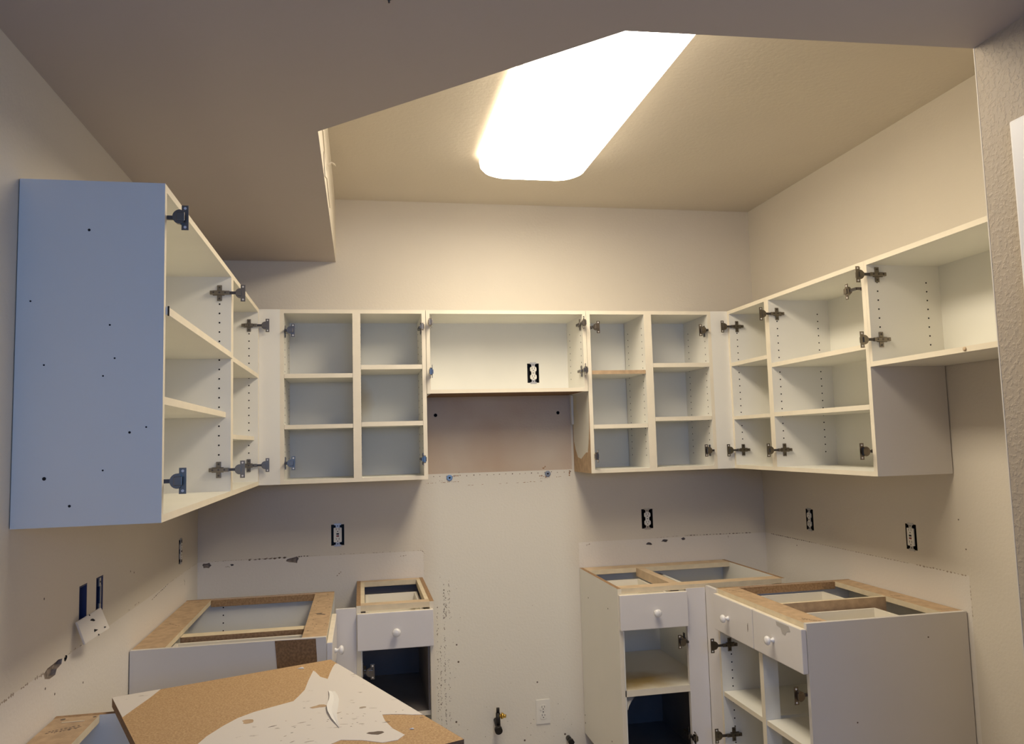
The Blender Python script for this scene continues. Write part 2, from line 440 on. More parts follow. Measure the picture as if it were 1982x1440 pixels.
# dark drip speckles beside the small drawer cabinet
for x, z0, z1, dn in ((1.055, 0.46, 0.72, 40), (1.082, 0.15, 0.80, 55), (1.095, 0.13, 0.56, 50), (1.115, 0.12, 0.84, 120), (1.125, 0.66, 0.79, 26), (1.140, 0.67, 0.86, 26), (1.135, 0.15, 0.52, 26)):
    for k in range(dn):
        z = R.uniform(z0, z1); h_ = R.uniform(0.001, 0.0045)
        xx = x + R.gauss(0, 0.0022)
        prism(bm, [(xx - 0.0015, z), (xx, z - h_), (xx + 0.0015, z), (xx, z + h_)], 'y', 0.0, -0.0004, R.choice((0, 0, 1)))
for k in range(70):
    x, z = R.uniform(1.05, 1.77), R.uniform(0.03, 0.95)
    if x > 1.22 and z > 0.3 and R.random() < 0.8: continue
    disc(bm, (x, 0, z), R.uniform(0.0008, 0.0022), 'y', 6, R.choice((0, 1)), 0.0004)
for x, z, r in ((1.172, 0.55, 0.004), (1.179, 0.47, 0.005), (1.163, 0.195, 0.005), (1.49, 0.08, 0.005), (1.47, 0.045, 0.004), (1.56, 0.345, 0.004), (1.69, 0.09, 0.005)):
    disc(bm, (x, 0, z), r, 'y', 7, 0, 0.0004)
obj('scrape_marks', bm, [scuff, faint, rust], wall_back, 'stuff')

bm = bmesh.new()
streaks(bm, LF, [((-2.06, 0.998), (-1.93, 1.000)), ((-1.90, 1.0), (-1.77, 0.999))], 0.008, 0.002, 1, 12, 0.15)
streaks(bm, LF, [((-1.64, 1.002), (-1.56, 1.004)), ((-1.53, 1.0), (-1.50, 1.004)), ((-1.10, 1.005), (-0.96, 1.008))], 0.004, 0.002, 1, 10, 0.4)
streaks(bm, LF, [((-0.80, 0.985), (-0.56, 0.999))], 0.004, 0.001, 0, 10, 0.1)
streaks(bm, LF, [((-0.56, 1.0), (-0.30, 1.0)), ((-0.22, 1.0), (-0.03, 1.0))], 0.0015, 0.0006, 1, 16, 0.3)
streaks(bm, LF, [((-0.28, 0.97), (-0.262, 0.958)), ((-0.262, 0.958), (-0.27, 0.945))], 0.003, 0, 0, 3, 0)
for y, z in ((-1.78, 1.17), (-1.03, 1.115), (-1.07, 1.125), (-1.76, 0.96), (-1.7, 0.93), (-1.5, 0.9)):
    disc(bm, (0, y, z), 0.003, 'x', 7, 0, 0.0004)
obj('scrape_marks', bm, [scuff, faint, rust], wall_left, 'stuff')
bm = bmesh.new()
streaks(bm, RT, [((-0.06, 1.0), (-0.42, 1.0))], 0.005, 0.0006, 0, 22, 0.0)
streaks(bm, RT, [((-0.42, 1.0), (-1.10, 0.999))], 0.0035, 0.0006, 1, 36, 0.05)
streaks(bm, RT, [((-1.12, 1.0), (-1.40, 0.999))], 0.006, 0.0015, 1, 16, 0.15)
streaks(bm, RT, [((-1.405, 0.995), (-1.408, 0.83))], 0.004, 0.0006, 1, 12, 0.4)
for y, z in ((-1.375, 1.19), (-1.40, 1.09), (-0.30, 0.97)):
    disc(bm, (XR, y, z), 0.003, 'x', 7, 0, 0.0004)
obj('scrape_marks', bm, [scuff, faint, rust], wall_right, 'stuff')

# ------------------------------------------------------------------ hinge
def hinge(parent, x, s, z, closed=False):
    """concealed hinge screwed to a side face at local x; s=+1 faces local +x. Front plane is y=0."""
    def X(a): return x + s * a
    def b_(bm, xa, xb, *r, **k):
        a, b = sorted((X(xa), X(xb))); box(bm, a, b, *r, **k)
    bm = bmesh.new()      # arm with adjusting screws
    b_(bm, 0.004, 0.014, 0.004, 0.068, z - 0.0065, z + 0.0065, bev=0.0015)
    b_(bm, 0.003, 0.011, -0.016, 0.006, z - 0.0045, z + 0.0045, 1)
    if closed == 2: b_(bm, 0.005, 0.046, -0.020, -0.012, z - 0.0045, z + 0.0045, 1)
    for yy in (0.018, 0.037, 0.056):
        disc(bm, (X(0.0142), yy, z), 0.0032, 'x', 8, 1, 0.0006)
    h = obj('hinge', bm, [nickel, darkmetal], parent)
    bm = bmesh.new()      # cross-shaped mounting plate
    b_(bm, 0.0, 0.004, 0.022, 0.060, z - 0.009, z + 0.009, bev=0.001)
    for zz in (-1, 1):
        z0, z1 = sorted((z + zz * 0.008, z + zz * 0.027))
        b_(bm, 0.0, 0.004, 0.030, 0.046, z0, z1, bev=0.001)
        disc(bm, (X(0.0043), 0.038, z + zz * 0.019), 0.0036, 'x', 8, 1, 0.0006)
    obj('mounting_plate', bm, [nickel, darkmetal], h)
    def swing(bm):        # shut position: the cup swings round in front of the opening
        for v in bm.verts:
            xo, yo = s * (v.co.x - x), v.co.y
            if closed: xo, yo = -yo - 0.004 + (0.028 if closed == 2 else 0), xo - 0.004 - (0.01 if closed == 2 else 0)
            else: xo += 0.004; yo += 0.004
            v.co.x, v.co.y = x + s * xo, yo
        bmesh.ops.recalc_face_normals(bm, faces=bm.faces[:])
    bm = bmesh.new()      # cup and screw flange that used to sit in the door
    rr = 0.0170
    yc = -0.034
    pts = []
    for i in range(13):
        a = -math.pi / 2 + math.pi * i / 12
        pts.append((yc + rr * math.cos(a), z + rr * math.sin(a)))
    a, b = sorted((X(-0.010), X(0.001)))
    prism(bm, pts + [(yc - 0.006, z + rr * 0.8), (yc - 0.006, z - rr * 0.8)], 'x', a, b, 0)
    a, b = sorted((X(0.001), X(0.006)))
    prism(bm, [(yc - 0.004, z - 0.009), (yc + 0.010, z - 0.009), (yc + 0.014, z - 0.005), (yc + 0.014, z + 0.005), (yc + 0.010, z + 0.009), (yc - 0.004, z + 0.009)], 'x', a, b, 0)
    b_(bm, -0.0130, -0.010, yc - 0.010, yc + 0.008, z - 0.010, z + 0.010, bev=0.0012)
    swing(bm)
    obj('hinge_cup', bm, [nickel, darkmetal], h)
    bm = bmesh.new()
    b_(bm, -0.0005, 0.0012, yc - 0.0165, yc - 0.001, z - 0.029, z + 0.029, bev=0.0004)
    for zz in (-1, 1):
        disc(bm, (X(0.0004), yc - 0.009, z + zz * 0.022), 0.0033, 'x', 8, 1, 0.0014)
    swing(bm)
    obj('screw_flange', bm, [nickel, drawer_white], h)
    return h

T = 0.017
def pin_cols(bm, x, s, z0, z1, ys, step=0.032):
    z = z0
    while z <= z1:
        for y in ys:
            disc(bm, (x + s * 0.0002, y, z), 0.0031, 'x', 6, 0, 0.0004)
        z += step

# ------------------------------------------------------------------ wall cabinets
def wall_cabinet(label, loc, rot, W, H, panels, comps, hinges, name='wall_cabinet', filler=None, depth=0.298, backm=None, sidem=None, botm=None, open_back=None):
    """panels: list of (x0,x1,kind) uprights; comps: list of (x0,x1,[(ztop,thick,setback,mats,dx1)]) shelves"""
    t = thing(name, label, 'cabinet', loc, rot, 'open wall cabinets without doors')
    SM = [laminate, edge_band, interior]
    x0, x1 = panels[0][0], panels[-1][1]
    for i, (a, b) in enumerate(panels):
        nm_ = 'side_panel' if i in (0, len(panels) - 1) else 'centre_stile'
        y1 = depth if nm_ == 'side_panel' else depth - 0.012
        mats = SM
        bx(nm_, t, sidem.get(i, mats) if sidem else mats, a, b, 0, y1, 0, H, 0, front=1)
    for i in range(len(panels) - 1):
        a, b = panels[i][1], panels[i + 1][0]
        bx('top_panel', t, [interior, edge_band], a, b, 0, depth, H - T, H, 0, front=1)
        bx('bottom_panel', t, [interior, edge_band, botm or interior], a, b, 0, depth, 0, T, 0, front=1, bottom=2)
        bk = bx('back_panel', t, (backm or {}).get(i, interior), a, b, depth - 0.008, depth - 0.002, T, H - T)
    for a, b, sh in comps:
        for s in sh:
            zt, th, sb = s[:3]
            m = s[3] if len(s) > 3 and s[3] else [interior, edge_band]
            bx('shelf', t, m, a + 0.001, b - 0.001, sb, depth - 0.02, zt - th, zt, 0, front=1, label=(s[4] if len(s) > 4 else None))
    bm = bmesh.new()
    for i in range(len(panels) - 1):
        a, b = panels[i][1], panels[i + 1][0]
        for xx, s in ((a, 1), (b, -1)):
            pin_cols(bm, xx, s, 0.075, H - 0.07, (0.038, 0.235))
    obj('pin_holes', bm, hole_dark, t, 'stuff')
    if filler:
        bx('filler_panel', t, [laminate, edge_band], filler[0], filler[1], 0, 0.018, 0, H, 0)
    for h in hinges:
        hinge(t, *h)
    return t

XL_, XRn = 0.3025, 2.4975
ZB = 1.3511; ZTOP = ZB + 0.762
ROT_L, ROT_R = math.radians(90), math.radians(-90)
YF = -0.3025
zz = lambda z: z - ZB

# left run, near unit (two doors wide)
L1 = wall_cabinet('open wall cabinet nearest the camera, its left end panel bluish with screw holes', (XL_, -1.982, ZB), ROT_L, 0.935, 0.762,
    [(0, T), (0.935, 0.958)],
    [(T, 0.935, [(zz(1.832), 0.018, -0.006), (zz(1.633), 0.018, 0.016)])],
    [(T, 1, zz(2.040)), (T, 1, zz(1.440)), (0.935, -1, zz(2.040)), (0.935, -1, zz(1.440))], depth=0.3005)
bx('edge_cap', L1, hole_dark, T, T + 0.006, -0.0068, -0.004, zz(1.812), zz(1.834))
bm = bmesh.new()
for x, z, r in ((0.145, 2.001, 0.003), (0.191, 1.788, 0.0022), (0.182, 1.469, 0.002), (0.066, 1.455, 0.004), (0.117, 1.395, 0.003), (0.235, 1.55, 0.0028), (0.269, 1.561, 0.002), (0.179, 1.675, 0.002), (0.202, 1.714, 0.002), (0.03, 1.84, 0.002), (0.06, 1.70, 0.002)):
    disc(bm, (-0.0002, XL_ - x, z - ZB), r, 'x', 8)
obj('screw_holes', bm, hole_dark, L1, 'stuff')
# left run, corner unit
wall_cabinet('narrow open wall cabinet in the left run, between the near one and the corner', (XL_, -1.0235, ZB), ROT_L, 0.72, 0.762,
    [(0, 0.021), (0.700, 0.720)],
    [(0.021, 0.700, [(zz(1.827), 0.017, 0.0), (zz(1.560), 0.016, 0.016)])],
    [(0.700, -1, zz(2.038)), (0.700, -1, zz(1.437))], depth=0.3005)
# back run, left of hood
o = 0.3025
wall_cabinet('double open wall cabinet on the back wall, left of the hood space', (o, YF, ZB), 0, 0.72, 0.762,
    [(0.088, 0.105), (0.399, 0.434), (0.706, 0.7235)],
    [(0.105, 0.399, [(zz(1.829), 0.019, 0), (zz(1.606), 0.018, 0)]), (0.434, 0.706, [(zz(1.865), 0.020, 0), (zz(1.612), 0.020, 0)])],
    [(0.105, 1, zz(2.020), True), (0.105, 1, zz(1.441), True), (0.706, -1, zz(2.033)), (0.706, -1, zz(1.441))], filler=(0, 0.088), backm={1: stained_back})
# back run, bridge cabinet over the hood space
MZ = 1.733
cabM = wall_cabinet('short wide open wall cabinet above the empty hood space, with an outlet showing inside', (1.028, YF, MZ), 0, 0.752, ZTOP - MZ,
    [(0, T), (0.735, 0.752)], [], [(T, 1, 2.054 - MZ), (T, 1, 1.830 - MZ), (0.735, -1, 2.052 - MZ), (0.735, -1, 1.830 - MZ)], botm=pboard)
bkp = [c_ for c_ in cabM.children if c_.name.startswith('back_panel')][0]
c = bmesh.new(); xo, zo = HOOD_OUT[0] - 1.028, HOOD_OUT[1] - MZ
box(c, xo - HW, xo + HW, 0.27, 0.32, zo - HH, zo + HH)
cut(bkp, c, [hole_dark])
# back run, right of hood
broken = [interior, mdf]
cabB2 = wall_cabinet('double open wall cabinet right of the hood space, one shelf edge stripped brown', (1.7815, YF, ZB), 0, 0.716, 0.762,
    [(0, T + 0.001), (0.286, 0.323), (0.611, 0.628)],
    [(T + 0.001, 0.286, [(zz(1.830), 0.018, 0, broken, 'shelf with its front edge stripped to brown wood'), (zz(1.576), 0.019, 0)]), (0.323, 0.611, [(zz(1.862), 0.020, 0), (zz(1.605), 0.019, 0)])],
    [(0.018, 1, zz(2.035), True), (0.018, 1, zz(1.430)), (0.611, -1, zz(2.020), True), (0.611, -1, zz(1.440), True)], filler=(0.628, 0.716), backm={0: interior}, sidem={0: [stained_side, edge_band, interior]})
bx('wood_cleat', cabB2, laminate, -0.012, -0.001, 0.275, 0.297, zz(1.585), zz(1.730))
bm = bmesh.new()      # bare board where the laminate peeled off the side facing the hood space
outer = [(0.001, 0.0), (0.300, 0.0), (0.300, zz(1.60)), (0.291, zz(1.58)), (0.288, zz(1.50)), (0.262, zz(1.46)), (0.225, zz(1.423)), (0.165, zz(1.415)), (0.120, zz(1.432)), (0.075, zz(1.447)), (0.048, zz(1.447)), (0.030, zz(1.49)), (0.012, zz(1.56)), (0.001, zz(1.70))]
prism(bm, [(min(max(a, 0.001), 0.297), b) for a, b in outer], 'x', -0.0008, 0)
obj('peeled_patch', bm, mdf, cabB2, label='bare brown board where the laminate peeled')
# right run
wall_cabinet('narrow open wall cabinet of the right run, beside the back right corner', (XRn, YF, ZB), ROT_R, 0.378, 0.762,
    [(0, 0.018), (0.358, 0.376)],
    [(0.018, 0.358, [(zz(1.858), 0.017, 0), (zz(1.600), 0.016, 0)])],
    [(0.018, 1, zz(2.035)), (0.018, 1, zz(1.438))])
wall_cabinet('wide open wall cabinet in the middle of the right run, two shelves and four hinges', (XRn, -0.6785, ZB), ROT_R, 0.692, 0.762,
    [(0, 0.018), (0.672, 0.692)],
    [(0.018, 0.672, [(zz(1.818), 0.018, 0), (zz(1.603), 0.018, 0)])],
    [(0.018, 1, zz(2.035)), (0.018, 1, zz(1.440)), (0.672, -1, zz(2.019), 2), (0.672, -1, zz(1.439))],
    sidem={1: [grey_side, edge_band, interior]})
R3 = wall_cabinet('short open wall cabinet at the near end of the right run, above the fridge gap', (XRn, -1.371, 1.735), ROT_R, 0.918, ZTOP - 1.735,
    [(0, 0.014), (0.901, 0.918)], [], [(0.014, 1, 2.061 - 1.735), (0.014, 1, 1.829 - 1.735)])
bm = bmesh.new(); lathe(bm, [(0.006, 0), (0.006, -0.003), (0.003, -0.004)], 'y', 12, (0.443, 0, 0.009))
obj('hole_plug', bm, pine, R3, label='small round beige plug')

# ------------------------------------------------------------------ base cabinets
BT = 0.876
def knob(parent, x, y, z):
    """round pull knob standing off the face at local y, axis -y"""
    bm = bmesh.new()
    lathe(bm, [(0.0001, 0.0), (0.0095, 0.0), (0.0085, -0.004), (0.006, -0.008), (0.0058, -0.012), (0.009, -0.015), (0.0145, -0.018), (0.0165, -0.022), (0.0160, -0.026), (0.0125, -0.030), (0.007, -0.0322), (0.0001, -0.033)], 'y', 20, (x, y, z), caps=False)
    return obj('knob', bm, knob_m, parent)

def drawer(parent, x0, x1, z0, z1, kx, kz, yf=-0.020, yb=0.0, boxspec=None, top_strip=True):
    bm = bmesh.new()
    box(bm, x0, x1, yf, yb - 0.001, z0, z1, 0, bev=0.003)
    for f in bm.faces:
        if f.normal.z > 0.6: f.material_index = 1
    d = obj('drawer', bm, [drawer_white, front_edge], parent)
    knob(d, kx, yf, kz)
    if boxspec:
        a, b, y0, y1, q0, q1 = boxspec
        th = 0.012
        bm = bmesh.new()
        box(bm, a, a + th, y0, y1, q0, q1); box(bm, b - th, b, y0, y1, q0, q1)
        box(bm, a + th, b - th, y0, y0 + th, q0, q1); box(bm, a + th, b - th, y1 - th, y1, q0, q1)
        box(bm, a + th, b - th, y0 + th, y1 - th, q0, q0 + 0.006)
        obj('drawer_box', bm, drawer_box_m, d)
    return d

def base(label, loc, rot, W, D=0.592, left=None, right=None, floor_z=0.112, backm=None, lefttop=None):
    t = thing('base_cabinet', label, 'cabinet', loc, rot, 'base cabinets without worktops')
    SM = [laminate, edge_band, mdf_edge]
    bx('side_panel', t, left or SM, 0, 0.017, 0, D, 0.088, BT, 0, front=1, top=2)
    bx('side_panel', t, right or SM, W - 0.017, W, 0, D, 0.088, BT, 0, front=1, top=2)
    bx('back_panel', t, backm or interior, 0.017, W - 0.017, D - 0.012, D - 0.004, 0.10, BT - 0.03)
    bx('bottom_panel', t, [interior, edge_band], 0.017, W - 0.017, 0, D - 0.012, floor_z - 0.017, floor_z, 0, front=1)
    bx('plinth', t, pboard, 0.03, W - 0.03, 0.06, D - 0.03, 0.0, 0.088)
    return t

# A: corner base cabinet on the left wall, faces +x
A = base('topless base cabinet along the left wall, grey end panel with torn brown patch', (0.6130, -1.0775, 0), ROT_L, 0.8425, 0.610, left=[grey_side, grey_side, grey_side])
bx('front_rail', A, [mdf, pine_lt], 0.017, 0.8425 - 0.017, 0.0, 0.080, BT - 0.018, BT, 0, front=1)
bx('back_rail', A, [mdf, pine_lt], 0.017, 0.8425 - 0.017, 0.508, 0.608, BT - 0.018, BT, 0, front=1)
bx('side_rail', A, mdf_edge, 0.8425 - 0.034, 0.8425 - 0.0175, 0.081, 0.507, BT - 0.028, BT - 0.001)
bx('cross_rail', A, [mdf_edge, pine_lt], 0.235, 0.290, 0.08, 0.508, BT - 0.075, BT - 0.020, 0, top=1)
drawer(A, 0.004, 0.47, 0.705, 0.856, 0.225, 0.775, boxspec=(0.035, 0.215, 0.03, 0.52, 0.72, 0.842))
bx('front_panel', A, [laminate, edge_band], 0.017, 0.45, 0.0, 0.016, 0.112, 0.70, 0)
bm = bmesh.new()
prism(bm, [(0.613 - 0.448, 0.875), (0.613 - 0.579, 0.873), (0.613 - 0.583, 0.805), (0.613 - 0.58, 0.70), (0.613 - 0.47, 0.70), (0.613 - 0.455, 0.79)], 'x', -0.0010, 0)
obj('torn_patch', bm, pboard, A, label='brown board where the laminate is torn off')
bm = bmesh.new()
for k in range(26):
    y0, x0 = R.uniform(0.005, 0.07), R.uniform(0.02, 0.80)
    disc(bm, (x0, y0, BT), R.uniform(0.001, 0.003), 'z', 6)
prism(bm, [(0.36, 0.02), (0.375, 0.05), (0.395, 0.055), (0.40, 0.03), (0.385, 0.035), (0.37, 0.018)], 'z', BT, BT + 0.0004)
streaks(bm, ('z', BT, 1), [((0.33, 0.53), (0.39, 0.58)), ((0.79, 0.55), (0.80, 0.60))], 0.002, 0.0005, 0, 4, 0.0)
obj('scuffs', bm, scuff, A, 'stuff')

bm = bmesh.new(); pin_cols(bm, 0.8425 - 0.017, -1, 0.20, 0.85, (0.46,)); obj('pin_holes', bm, hole_dark, A, 'stuff')

# B: small drawer cabinet left of the range gap, with filler
B = base('narrow topless base cabinet left of the range gap, one drawer over dark space', (0.7085, -0.5935, 0), 0, 0.307, 0.590, floor_z=0.112, backm=shade_int)  # back panel painted dark for the shade in the opening
bx('side_shade', B, shade_int, 0.282, 0.2895, 0.03, 0.57, 0.444, 0.70)  # added sheet, its dark colour stands for shade on the inner side
for nm_, a in (('front_rail', (0.0, 0.052)), ('back_rail', (0.545, 0.588))):
    bx(nm_, B, [pine, pine_lt], 0.017, 0.290, a[0], a[1], BT - 0.022, BT, 0, front=1)
bx('side_rail', B, [pine_lt, pine], 0.017, 0.034, 0.052, 0.545, BT - 0.03, BT - 0.001, 0)
bx('side_rail', B, [pine_lt, pine], 0.274, 0.290, 0.052, 0.545, BT - 0.03, BT - 0.001, 0)
drawer(B, 0.003, 0.303, 0.705, 0.848, 0.155, 0.772, boxspec=(0.037, 0.270, 0.03, 0.46, 0.72, 0.835))
bx('front_stile', B, [laminate, edge_band], 0.0175, 0.022, 0.0, 0.02, 0.112, 0.70, 0)
bx('shelf', B, [shade_int, edge_band], 0.018, 0.289, 0.03, 0.575, 0.425, 0.443, 0, front=1)  # shelf coloured as if in shade
bx('filler_panel', B, [drawer_white, edge_band], -0.079, -0.0005, 0.0, 0.018, 0.088, 0.868, 0)
hinge(B, 0.022, 1, 0.62, True)

# C: wide base cabinet right of the range gap
Cb = base('topless base cabinet right of the range gap, with a white drawer over a stained shelf', (1.7895, -0.5935, 0), 0, 0.772, 0.590, floor_z=0.112)
bx('front_rail', Cb, [pine, pine_lt], 0.017, 0.755, 0.0, 0.065, BT - 0.020, BT, 0, front=1)
bx('back_rail', Cb, [pine, pine_lt], 0.017, 0.755, 0.50, 0.588, BT - 0.022, BT, 0, front=1)
bx('cross_rail', Cb, [pine, pine_lt], 0.262, 0.300, 0.065, 0.50, BT - 0.040, BT - 0.001, 0)
drawer(Cb, 0.002, 0.304, 0.706, 0.852, 0.160, 0.774, boxspec=(0.022, 0.265, 0.03, 0.47, 0.72, 0.828))
bx('shelf', Cb, [stained_shelf, edge_band], 0.018, 0.400, 0.0, 0.575, 0.432, 0.458, 0, front=1, label='shelf stained yellow brown near its front')
bx('front_stile', Cb, [laminate, edge_band], 0.0175, 0.0225, 0.0, 0.02, 0.112, 0.70, 0)
bx('filler_panel', Cb, [drawer_white, edge_band], 0.305, 0.3925, -0.002, 0.017, 0.088, 0.860, 0)
bx('divider_panel', Cb, interior, 0.400, 0.416, 0.02, 0.575, 0.112, 0.83)
bx('lower_back_panel', Cb, shade_int, 0.018, 0.399, 0.570, 0.577, 0.113, 0.431)  # added dark sheets on back, floor and side stand for shade
bx('floor_shade', Cb, shade_int, 0.018, 0.399, 0.02, 0.569, 0.1125, 0.116)
bx('side_shade', Cb, shade_int, 0.394, 0.3995, 0.02, 0.569, 0.1165, 0.431)
hinge(Cb, 0.306, -1, 0.640, True); hinge(Cb, 0.306, -1, 0.250)
bm = bmesh.new()       # curled paper hanging under the shelf
rows = []
for i in range(7):
    t_ = i / 6
    rows.append([bm.verts.new((0.025 + 0.062 * t_, 0.012 + 0.02 * t_ * t_, 0.4315)), bm.verts.new((0.025 + 0.022 * t_ - 0.003 * math.sin(3 * t_), 0.000 + 0.016 * t_, 0.4315 - 0.052 * (1 - t_ ** 2 * 0.9)))])
for a, b in zip(rows, rows[1:]):
    f = bm.faces.new((a[0], b[0], b[1], a[1])); f.smooth = True
bmesh.ops.solidify(bm, geom=bm.faces[:], thickness=0.0006)
obj('paper_flap', bm, paper, Cb, label='curled strip of white paper under the shelf')
bm = bmesh.new()
for y, z in ((-0.145, 0.757), (-0.45, 0.767), (-0.018, 0.176), (-0.438, 0.201), (-0.02, 0.14)):
    disc(bm, (-0.0002, y + 0.5935, z), 0.0032, 'x', 8)
obj('screw_holes', bm, hole_dark, Cb, 'stuff')

# D: two-drawer base cabinet on the right wall, faces -x
DW = 0.6795
D_ = base('near right topless base cabinet with two small drawers and a tall bare end panel', (2.1835, -0.7050, 0), ROT_R, DW, 0.612, right=[grey_side, grey_side, grey_side])
bx('front_rail', D_, [mdf, pine_lt], 0.017, DW - 0.017, 0.0, 0.088, BT - 0.020, BT, 0, front=1)
bx('back_rail', D_, [mdf, pine_lt], 0.017, DW - 0.017, 0.528, 0.610, BT - 0.020, BT, 0, front=1)
bx('divider_panel', D_, [mdf, pine_lt, mdf], 0.345, 0.363, 0.088, 0.528, 0.70, BT - 0.002, 0, top=1)
bx('centre_stile', D_, [laminate, edge_band], 0.338, 0.366, 0.001, 0.060, 0.112, 0.70, 0, front=1)
drawer(D_, 0.012, 0.3395, 0.712, 0.858, 0.140, 0.782, boxspec=(0.030, 0.330, 0.03, 0.47, 0.72, 0.838))
drawer(D_, 0.3445, DW - 0.002, 0.712, 0.858, 0.490, 0.780, boxspec=(0.375, 0.650, 0.03, 0.47, 0.72, 0.838))
bx('filler_panel', D_, [drawer_white, edge_band], -0.108, -0.0005, 0.0, 0.016, 0.088, 0.868, 0)
bx('side_rail', D_, mdf_edge, 0.0175, 0.032, 0.0885, 0.5275, BT - 0.030, BT - 0.001)
bx('shelf', D_, [interior, edge_band], 0.018, 0.337, 0.004, 0.59, 0.444, 0.462, 0, front=1)
bx('shelf', D_, [interior, edge_band], 0.367, DW - 0.018, 0.004, 0.59, 0.444, 0.462, 0, front=1)
hinge(D_, 0.017, 1, 0.648); hinge(D_, 0.017, 1, 0.290)
hinge(D_, DW - 0.017, -1, 0.640)
bm = bmesh.new(); pin_cols(bm, 0.017, 1, 0.16, 0.70, (0.045, 0.40)); obj('pin_holes', bm, hole_dark, D_, 'stuff')
bm = bmesh.new()
for x, z in ((2.638, 0.80), (2.349, 0.543)):
    disc(bm, (DW + 0.0002, x - 2.1835, z), 0.0028, 'x', 8)
streaks(bm, ('z', BT, 1), [((0.62, 0.02), (0.66, 0.07)), ((0.60, 0.03), (0.65, 0.05)), ((0.05, 0.02), (0.12, 0.06)), ((0.36, 0.55), (0.385, 0.575))], 0.004, 0.002, 0, 6, 0.1)
obj('scuffs', bm, scuff, D_, 'stuff')
bm = bmesh.new()
prism(bm, [(0.515, 0.852), (0.60, 0.852), (0.61, 0.835), (0.585, 0.83), (0.575, 0.815), (0.555, 0.818), (0.545, 0.835), (0.52, 0.838)], 'y', -0.0206, -0.0199)
prism(bm, [(0.300, 0.765), (0.304, 0.775), (0.304, 0.80), (0.300, 0.79)], 'y', -0.0206, -0.0199, 1)
obj('paint_wear', bm, [mat('worn_grey', (0.50, 0.465, 0.43), 0.7), scuff], D_, 'stuff')

# E: next base cabinet on the left wall, beyond the dishwasher gap
E_ = base('topless base cabinet in the lower left corner, under the loose board', (0.6130, -2.62, 0), ROT_L, 0.925, 0.610)
bx('front_rail', E_, [mdf, pine_lt], 0.017, 0.908, 0.0, 0.080, BT - 0.018, BT, 0, front=1)
bx('back_rail', E_, [mdf, pine_lt], 0.017, 0.908, 0.508, 0.608, BT - 0.018, BT, 0, front=1)
bm = bmesh.new()
prism(bm, [(0.868, 0.53), (0.873, 0.53), (0.874, 0.58), (0.869, 0.58)], 'z', BT, BT + 0.001, 1)
streaks(bm, ('z', BT, 1), [((0.83, 0.525), (0.80, 0.59)), ((0.84, 0.53), (0.81, 0.59)), ((0.82, 0.53), (0.80, 0.575))], 0.006, 0.002, 0, 8, 0.1)
disc(bm, (0.895, 0.585, BT), 0.006, 'z', 9); disc(bm, (0.895, 0.515, BT), 0.004, 'z', 9)
obj('scuffs', bm, [scuff, pine_lt], E_, 'stuff')

# ------------------------------------------------------------------ loose board lying on the near left cabinet
ZP0, ZP1 = 0.8775, 0.900
p0 = Vector((0.1181, -1.6613)); p1 = Vector((0.6414, -1.4592)); p2 = Vector((0.935, -2.1662)); p3 = p0 + (p2 - p1)
board = thing('loose_board', 'large loose particleboard panel with torn white laminate, lying across the lower left cabinet', 'board', (p0.x, p0.y, ZP0))
def loc2(p): return (p[0] - p0.x, p[1] - p0.y)
chip = mat('particleboard', (0.58, 0.385, 0.20), 0.85, col2=(0.42, 0.255, 0.115), vscale=240, bump=0.5, bscale=260, detail=4)
bm = bmesh.new()
prism(bm, [loc2(p) for p in (p0, p1, p2, p3)], 'z', 0, ZP1 - ZP0 - 0.0008)
for f in bm.faces:
    if abs(f.normal.z) < 0.5: f.material_index = 1
obj('core', bm, [chip, pboard], board)
def lam(pts, nm_='laminate_skin'):
    bm = bmesh.new()
    prism(bm, [loc2(p) for p in pts], 'z', ZP1 - ZP0 - 0.0008, ZP1 - ZP0)
    return obj(nm_, bm, lam_m, board)
lam_m, nt, b = nm('dirty_laminate'); L = nt.links
tc = add(nt, 'ShaderNodeTexCoord')
mp = add(nt, 'ShaderNodeMapping'); mp.inputs['Scale'].default_value = (1, 1.8, 1); mp.inputs['Rotation'].default_value = (0, 0, 0.3); L.new(tc.outputs['Object'], mp.inputs['Vector'])
n = add(nt, 'ShaderNodeTexNoise'); n.inputs['Scale'].default_value = 26; n.inputs['Detail'].default_value = 5; L.new(mp.outputs[0], n.inputs['Vector'])
r = add(nt, 'ShaderNodeValToRGB'); r.color_ramp.elements[0].position = 0.66; r.color_ramp.elements[0].color = (0.80, 0.74, 0.67, 1)
r.color_ramp.elements[1].position = 0.74; r.color_ramp.elements[1].color = (0.40, 0.33, 0.27, 1)
L.new(n.outputs['Fac'], r.inputs['Fac']); L.new(r.outputs[0], b.inputs['Base Color']); b.inputs['Roughness'].default_value = 0.4
lam([(0.1181, -1.6613), (0.222, -1.622), (0.213, -1.688), (0.200, -1.755), (0.187, -1.826)])
lam([(0.394, -2.049), (0.404, -2.007), (0.428, -1.95), (0.452, -1.906), (0.483, -1.873), (0.514, -1.852), (0.567, -1.817), (0.577, -1.78), (0.588, -1.733), (0.592, -1.65), (0.599, -1.563), (0.605, -1.576), (0.621, -1.629), (0.641, -1.654), (0.645, -1.60), (0.650, -1.545), (0.656, -1.510), (0.664, -1.515),
     (0.864, -1.996), (0.840, -1.990), (0.82, -1.981), (0.795, -1.974), (0.774, -1.971), (0.776, -1.99), (0.779, -2.014), (0.794, -2.067), (0.817, -2.110), (0.801, -2.136), (0.77, -2.142), (0.73, -2.118), (0.686, -2.104), (0.666, -2.122), (0.64, -2.17), (0.60, -2.26), (0.55, -2.37), (0.50, -2.40), (0.42, -2.36), (0.385, -2.22), (0.385, -2.12)])
bm = bmesh.new()
zl = ZP1 - ZP0
